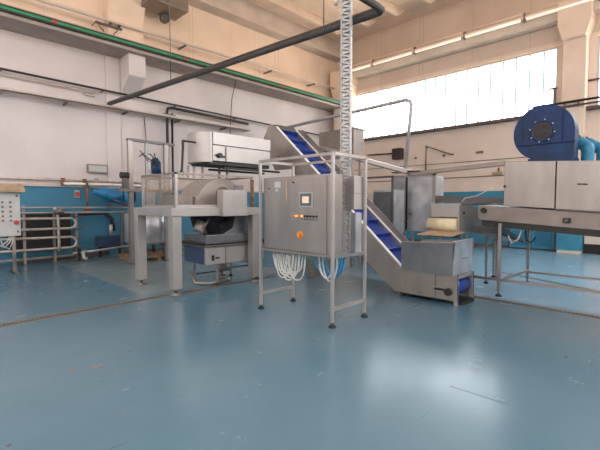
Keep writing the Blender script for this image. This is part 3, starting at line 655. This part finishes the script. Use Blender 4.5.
for nm, dx, pts, lab in (('a', 0, [(7.66,1.40,2.52),(7.62,1.31,2.41),(7.6,1.27,2.42),(7.6,1.27,2.1)], 'blue corrugated duct bending down into the oven beside the blower'),
                    ('b', 0, [(7.95,1.35,2.52),(7.92,1.18,2.40),(7.9,1.12,2.4),(7.9,1.12,2.05)], 'second blue corrugated duct at the far right behind the first')):
    # densify and corrugate
    P = [Vector(p) for p in pts]; Q = []
    for i in range(len(P)-1):
        m_ = max(2, int((P[i+1]-P[i]).length/.02))
        for j in range(m_): Q.append(P[i].lerp(P[i+1], j/m_))
    Q.append(P[-1])
    for _ in range(6): Q = [Q[0]] + [(Q[i-1]+Q[i]*2+Q[i+1])/4 for i in range(1, len(Q)-1)] + [Q[-1]]
    d_ = thing('blue_duct', tuple(P[-1]), lab, 'duct', None)
    MB().tube(Q, [.085+.006*(i%2) for i in range(len(Q))], 16).done('hose', 'duct_blue', d_)
    MB().tube(arc(P[0], .085, 0, 2*math.pi, 20, (1,0,0), (0,0,1)), .014, 6, cap=False).done('collar', 'black', d_)

# ------------------------------------------------------------------ cable trays behind
t = thing('overhead_tray', (7.0, 4.0, 2.1), 'light grey overhead cable channel that dips then runs to the oven top', 'cable channel')
MB().bar((6.75,6.15,2.80),(6.98,3.98,2.14), .30, .07).done('sloping_channel', 'steel_light', t)
MB().bar((6.74,6.15,2.75),(6.97,3.98,2.09), .12, .03).done('channel_base', 'steel_dark', t)
MB().bar((7.0,4.0,2.10),(7.0,2.27,2.18), .12, .07).done('level_channel', 'steel_warm', t)
MB().box(6.9,7.1,3.75,4.35,2.13,2.15).done('cable_bundle', 'black', t)
t = thing('conduit_hoop', (7.1, 5.5, 2.1), 'grey pipe hoop arching from the conveyor head to the cable channel', 'pipe')
MB().tube([(6.9,7.6,3.42),(7.0,5.75,3.50),(7.0,4.12,3.53),(7.0,4.02,3.50),(7.0,3.98,3.42),(7.0,3.99,3.3),(7.0,4.1,2.15)], .035, 10).done('pipe', 'galv', t)
MB().tube([(7.0,7.0,3.30),(7.0,7.2,2.6)], .02, 8).done('strut', 'steel_dark', t)

# tall hopper behind tray
t = thing('storage_bin', (8.2, 6.7, 0), 'big boxy steel bin high behind the blue conveyor', 'bin')
MB().box(8.0,8.43,6.12,7.28,2.68,3.43).done('body', 'steel_warm', t, bevel=.01)
MB().box(7.985,8.0,6.42,6.44,2.7,3.42).box(8.0,8.43,6.105,6.12,3.38,3.42).done('seam', 'steel_dark', t)
for x in (8.05,8.38):
    for y in (6.2,7.2): MB().box(x-.03,x+.03,y-.03,y+.03,0,2.68).done('leg', 'steel', t)
MB().box(7.99,8.44,6.14,7.26,2.1,2.16).done('brace', 'steel_dark', t)

# inspection cabinet and boxes behind incline
t = thing('weigher_cabinet', (8.2, 4.5, 0), 'tall patchy stainless cabinet on legs behind the blue conveyor', 'cabinet')
MB().box(8.0,8.5,4.02,4.62,.93,2.12).done('door', 'steel_patchy', t, bevel=.008)
MB().box(8.0,8.5,4.68,4.98,.93,2.12).done('side_panel', 'steel_patchy', t, bevel=.008)
MB().box(8.03,8.5,4.62,4.68,.93,2.12).done('gap_strip', 'black', t)
MB().cyl((7.96,4.66,1.1),(7.96,4.66,1.16), .04, 10).box(7.97,8.03,4.5,4.56,1.28,1.33).done('handle', 'rust', t)
MB().box(7.97,8.0,3.95,4.02,.9,2.16).box(7.97,8.0,3.95,5.0,2.12,2.16).done('frame', 'steel', t)
for x in (8.04,8.46):
    for y in (4.06,4.5,4.94): MB().box(x-.02,x+.02,y-.02,y+.02,0,.93).done('leg', 'steel', t)
MB().prism([(2.5,1.52),(3.98,1.57),(3.98,1.70),(2.5,1.63)], 'x', 8.0, 8.5).done('cable_duct', 'steel_dark', t)
t = thing('checkweigher_box', (7.6, 4.9, 0), 'steel box with grey mirror-like front beside the tall patchy cabinet', 'box')
MB().box(7.4,7.82,4.58,5.12,.89,1.83).done('casing', 'steel_patchy', t, bevel=.008)
MB().box(7.385,7.4,4.66,5.10,.93,1.78).done('window_panel', 'slate', t)
MB().box(7.37,7.40,4.60,4.64,.1,2.12).box(7.37,7.40,5.3,5.34,.1,2.12).box(7.37,7.40,4.6,5.8,2.08,2.12).done('frame', 'steel_dark', t)
for x in (7.44,7.78):
    for y in (4.62,5.08): MB().box(x-.02,x+.02,y-.02,y+.02,0,.89).done('leg', 'steel', t)
t = thing('tan_carton', (9.2, 6.5, 0), 'tan box standing on a dark stand behind the steel box', 'box')
MB().box(9.0,9.5,6.15,6.7,1.45,1.82).done('box', 'cream_paint', t); MB().box(9.05,9.45,6.2,6.65,0,1.45).done('stand', 'steel_dark', t)

# ------------------------------------------------------------------ wall fittings on the right wall
t = thing('wall_heater', (14.85, 9.2, 3.6), 'small dark box lamp on a long rod on the peach wall', 'lamp')
MB().box(14.7,14.95,8.83,9.25,3.42,3.86).done('housing', 'dark_maroon', t, bevel=.01); MB().cyl((14.85,9.2,3.68),(14.85,10.6,3.72), .03, 8).done('rod', 'dark_maroon', t)
MB().box(14.9,15,8.95,9.1,3.6,3.68).done('bracket','ledge',t)
t = MB().tube([(14.93,7.82,2.9),(14.93,7.82,3.84),(14.93,6.85,3.45),(14.93,6.7,3.42)], .025, 8).tube([(14.93,7.82,3.8),(15,7.82,3.8)], .02, 6).done('wall_bracket', 'ledge'); tag(t, 'thin dark triangular bracket on the peach wall', 'bracket')
for y, z, w_ in ((8.3,3.42,.08),(7.1,3.42,.08),(5.75,3.42,.25)):
    tag(MB().box(14.95,15,y-w_/2,y+w_/2,z-.04,z+.03).done('wall_stub', 'rust'), {8.3:'small rusty stub on the peach wall beside the dark lamp',7.1:'small rusty stub under the triangular wall bracket',5.75:'thin rusty stub on the peach wall left of the blower'}[y], 'stub')
t = thing('valve_on_wall', (14.9,5.3,2.55), 'small tan valve on the thin pipe near the oven corner', 'valve')
MB().box(14.85,15,4.95,5.25,2.58,2.66).done('body','tan_board',t); MB().cyl((14.9,5.05,2.6),(14.9,5.05,2.8),.03,8).done('stem','rust',t)
# dark pipes near blower
t = thing('right_wall_pipe', (14.5,2,4.6), 'pair of dark pipes crossing the pilaster above the blower', 'pipe')
MB().cyl((14.45,3.9,4.62),(14.45,-2,4.62), .035, 8).done('pipe','black',t); MB().cyl((14.48,4.0,4.50),(14.48,-2,4.50), .03, 8).done('pipe','ledge',t)
for y in (2.7, 3.05): MB().box(14.46,14.55,y-.02,y+.02,4.46,4.66).done('clip','steel_dark',t)
tag(MB().cyl((14.95,2.6,5.28),(14.95,-2,5.28), .03, 8).done('rod', 'ledge'), 'thin dark rod across the window at the right edge', 'rod')
tag(MB().box(14.9,15.0,3.4,3.46,4.47,5.25).box(14.9,15,3.36,3.6,5.2,5.25).done('wall_conduit','steel_dark'), 'dark upright conduit at the end of the long window', 'conduit')

# fluorescent strip along right beam
for k in range(8):
    y1 = 12.0 - 1.95*k - (0); y0 = y1-1.88
    last = y1
    t = thing('tube_light', (14.2, (y0+y1)/2, 7.4), 'long white fluorescent strip on the runway beam, one of an end-to-end row', 'strip light', 'strip lights along the runway beam over the long window')
    MB().box(14.42,14.5,y0,y1,7.50,7.56).done('housing','cream_paint',t)
    MB().cyl((14.38,y0+.05,7.44),(14.38,y1-.05,7.44), .045, 10).done('tube','tube_lit',t)
    MB().cyl((14.46,y0+.05,7.66),(14.46,y1-.05,7.66), .03, 8).done('upper_tube','cream_paint',t)
    MB().box(14.44,14.56,y1+.01,y1+.05,7.40,7.68).done('bracket','steel_warm',t)

# ------------------------------------------------------------------ big dark tray overhead
t = thing('overhead_cable_duct', (4.4, 7, 4.0), 'thick dark grey perforated pipe tray crossing high overhead and turning at the end', 'cable tray')
P0 = Vector((4.40,12.3,4.42)); P1 = Vector((4.40,2.92,3.94))
MB().tube([P0, P1+Vector((0,.12,.006)), P1+Vector((-.01,.04,.003)), P1+Vector((-.05,-.01,0)), P1+Vector((-.15,-.02,0)), Vector((-.6,2.90,3.94))], .045, 12).done('pipe', 'dark_pipe', t)
MB().tube([P0+Vector((.0,0,.06)), P1+Vector((0,.1,.066)), P1+Vector((-.06,.02,.06)), Vector((-.6,2.93,4.0))], .024, 8).done('upper_conduit', 'steel_dark', t)
MB().cyl((4.38,3.9,4.0),(4.38,3.9,9.3), .008, 6).done('hanger_rod', 'steel_dark', t)
MB().cyl((4.4,8.5,4.24),(4.4,8.5,9.3), .008, 6).done('hanger_rod', 'steel_dark', t)
# vertical perforated cable ladder
t = thing('vertical_cable_ladder', (4.15, 3.3, 0), 'pale perforated upright cable tray dropping behind the control panel', 'cable tray')
cx_, cy_ = 4.17, 3.32
MB().bar((cx_-.03,cy_+.05,.82),(cx_-.03,cy_+.05,9.3), .02, .035).bar((cx_+.03,cy_-.05,.82),(cx_+.03,cy_-.05,9.3), .02, .035).done('side_rail', 'galv', t)
mb = MB(); z = .85; i = 0
d = Vector((.6,-1.0,0)).normalized()
while z < 5.5:
    a = Vector((cx_,cy_,z)) - d*.06; b_ = Vector((cx_,cy_,z+.03)) + d*.06
    if i % 2: a.z, b_.z = b_.z, a.z
    mb.bar(a, b_, .022, .024); z += .045; i += 1
mb.done('perforated_web', 'galv', t)
MB().bar(Vector((cx_,cy_,.85))-d*.0+Vector((.02,.02,0)), Vector((cx_+.02,cy_+.02,9.3)), .10, .02, up=(1,1,0)).done('cable_bundle', 'steel_light', t)
MB().tube([(cx_-.04,cy_+.06,4.3),(cx_-.05,cy_+.12,4.15),(cx_-.04,cy_+.16,4.12)], .03, 8).box(cx_-.1,cx_-.02,cy_+.03,cy_+.12,4.22,4.3).done('clamp', 'cream_paint', t)

# ------------------------------------------------------------------ control panel
t = thing('control_panel', (4.0, 3.8, 0), 'stainless control panel with touch screen in an open tube frame', 'control panel')
cab = MB().box(3.720, 3.960, 3.20, 4.46, .86, 1.885).done('cabinet', 'steel', t, bevel=.006)
q = MB().box(3.704, 3.720, 3.25, 4.42, .89, 1.86).done('door', 'steel', t, bevel=.005)
scr = MB().box(3.692, 3.704, 3.465, 3.715, 1.465, 1.665).done('touch_screen', 'grey_plastic', t, bevel=.006)
MB().box(3.688, 3.692, 3.49, 3.69, 1.49, 1.645).done('bezel', 'screen_dark', scr)
MB().box(3.684, 3.688, 3.53, 3.645, 1.525, 1.61).done('display', 'screen', scr)
for i in range(9):
    y = 3.82 - .052*i
    MB().cyl((3.704,y,1.355),(3.688,y,1.355), .014, 10).done('button', 'lamp_on' if i in (1,3) else ('orange' if i in (0,2) else 'black'), t)
    if i > 2: MB().cyl((3.704,y,1.315),(3.692,y,1.315), .009, 8).done('button', 'steel_dark', t)
MB().cyl((3.704,3.70,1.11),(3.695,3.70,1.11), .052, 20).cyl((3.695,3.70,1.11),(3.665,3.70,1.11), .03, 16).done('isolator_switch', 'orange', t)
MB().box(3.695, 3.704, 3.945, 3.965, 1.53, 1.86).done('stain_strip', 'tan_board', t)
for y, z in ((4.32,1.73),(3.83,1.8)): MB().cyl((3.704,y,z),(3.696,y,z), .012, 8).done('door_lock', 'black', t)
MB().box(3.698, 3.704,4.08,4.20,1.74,1.82).box(3.698, 3.704,4.13,4.18,1.69,1.72).done('label_plate', 'cabinet_white', t)
FX = ((3.66,4.46),(4.31,4.46),(3.70,3.14),(4.36,3.14))
for x, y in FX: post(t, x, y, .06, 2.13, .036, 'steel_light', 'upright')
mb = MB()
mb.bar((3.66,4.46,2.118),(3.70,3.14,2.118),.036,.036).bar((4.31,4.46,2.118),(4.36,3.14,2.118),.036,.036)
mb.box(3.70,4.36,3.122,3.158,2.10,2.136).box(3.66,4.31,4.442,4.478,2.10,2.136).done('top_rail', 'steel', t)
MB().box(3.70,4.36,3.125,3.155,.845,.885).box(3.66,4.31,4.445,4.475,.85,.88).bar((4.31,4.46,.865),(4.36,3.14,.865),.03,.03).bar((3.66,4.46,.867),(3.70,3.14,.867),.03,.025).done('middle_rail', 'steel', t)
for yy, xa in ((3.14, 3.70), (4.46, 3.66)): MB().box(xa,xa+.65,yy-.015,yy+.015,.205,.245).done('low_rail', 'steel_light', t)
MB().box(3.66,4.3,3.6,4.4,2.137,2.145).done('top_sheet', 'steel_light', t) if 0 else None
jb = MB().box(4.16, 4.40, 3.17, 3.36, 1.44, 1.88).done('junction_box', 'steel_light', t, bevel=.006)
MB().box(4.17,4.39,3.163,3.17,1.65,1.655).done('lid_joint', 'steel_dark', jb)
MB().box(4.20, 4.33, 3.17, 3.36, .88, 1.40).done('lower_box', 'steel_patchy', t, bevel=.005)
MB().box(3.98,4.04,3.26,3.32,.9,1.95).done('rear_trunking', 'steel_dark', t)

# hoses below the panel
for i in range(9):
    y0 = 4.34 - .04*i; y1 = y0-.30-.012*(i%3); dep = .19 + .02*((i*5)%7)
    z0 = .865
    pts = [(3.80,y0,z0)] + [(3.80+.01*math.sin(k), (y0+y1)/2 + (y0-y1)/2*math.cos(math.pi*k/12), z0-.10-dep*math.sin(math.pi*k/12)) for k in range(0,13)] + [(3.80,y1,z0)]
    tag(MB().tube(pts, .011, 8).done('white_hose', 'white_hose'), 'white hose hanging in a loop under the left half of the control panel', 'hose', 'white hoses looping under the control panel')
for i in range(3):
    y0 = 3.66-.04*i; y1 = 3.24; x = 3.95+.05*i
    pts = [(x,y0,.87)] + [(x,(y0+y1)/2+(y0-y1)/2*math.cos(math.pi*k/12), .8-(.2+.03*i)*math.sin(math.pi*k/12)) for k in range(13)] + [(x,y1,.87)]
    tag(MB().tube(pts, .017, 8).done('blue_hose','blue_hose'), 'blue hose hanging in a loop under the right end of the control panel', 'hose', 'blue hoses looping under the control panel')
for i in range(2):
    x = 3.8+.07*i
    pts = [(x,3.45-.03*i,.87)] + [(x,3.33+.12*math.cos(math.pi*k/12), .8-(.23+.05*i)*math.sin(math.pi*k/12)) for k in range(13)] + [(x,3.21,.87)]
    tag(MB().tube(pts, .011, 8).done('white_hose','white_hose'), 'white hose loop beside the blue hoses at the right corner of the control panel', 'hose', 'white hoses beside the blue ones')
for i in range(3):
    tag(MB().tube([(4.0,3.95-.06*i,.87),(4.0,3.9-.06*i,.76-.02*i),(4.02,3.75-.03*i,.68),(4.02,3.6,.74),(4.02,3.55,.87)], .009, 6).done('green_hose','green_hose'), 'thin green hose behind the white loops under the control panel', 'hose', 'green hoses under the control panel')

# ------------------------------------------------------------------ camera, light
cam = bpy.data.cameras.new('camera'); co = bpy.data.objects.new('camera', cam); C.objects.link(co); S.camera = co
cam.sensor_width = 36; cam.lens = 24; cam.clip_start = .05; cam.clip_end = 200
co.location = (0,0,1.5); co.rotation_euler = (math.pi/2 - math.atan(20/400), 0, -math.pi/4)

wd = bpy.data.worlds.new('sky'); S.world = wd; wd.use_nodes = True
nt = wd.node_tree; N = nt.nodes; L = nt.links; bg = N['Background']
tc = N.new('ShaderNodeTexCoord'); sp = N.new('ShaderNodeSeparateXYZ'); cr = N.new('ShaderNodeValToRGB')
L.new(tc.outputs['Generated'], sp.inputs[0])
mz = N.new('ShaderNodeMapRange'); mz.inputs['From Min'].default_value = -.05; mz.inputs['From Max'].default_value = .05; L.new(sp.outputs['Z'], mz.inputs['Value'])
cr.color_ramp.elements[0].color = (1.3,.98,.74,1)      # warm glow added below the horizon to light the ceiling and upper walls
cr.color_ramp.elements[1].color = (1,.965,.96,1)       # bright overcast sky
L.new(mz.outputs[0], cr.inputs[0]); L.new(cr.outputs[0], bg.inputs[0])
mx = N.new('ShaderNodeMapRange'); mx.interpolation_type = 'SMOOTHSTEP'                      # sky boosted beyond the long window to strengthen its light and reflection
mx.inputs['From Min'].default_value = 0; mx.inputs['From Max'].default_value = .8; mx.inputs['To Min'].default_value = 1.5; mx.inputs['To Max'].default_value = 5.0
L.new(sp.outputs['X'], mx.inputs['Value']); L.new(mx.outputs[0], bg.inputs[1])

S.view_settings.view_transform = 'Standard'; S.view_settings.look = 'None'; S.view_settings.gamma = 1
S.view_settings.exposure = .85
S.view_settings.use_curve_mapping = False
for o in C.objects:
    if '_o' in o: del o['_o']
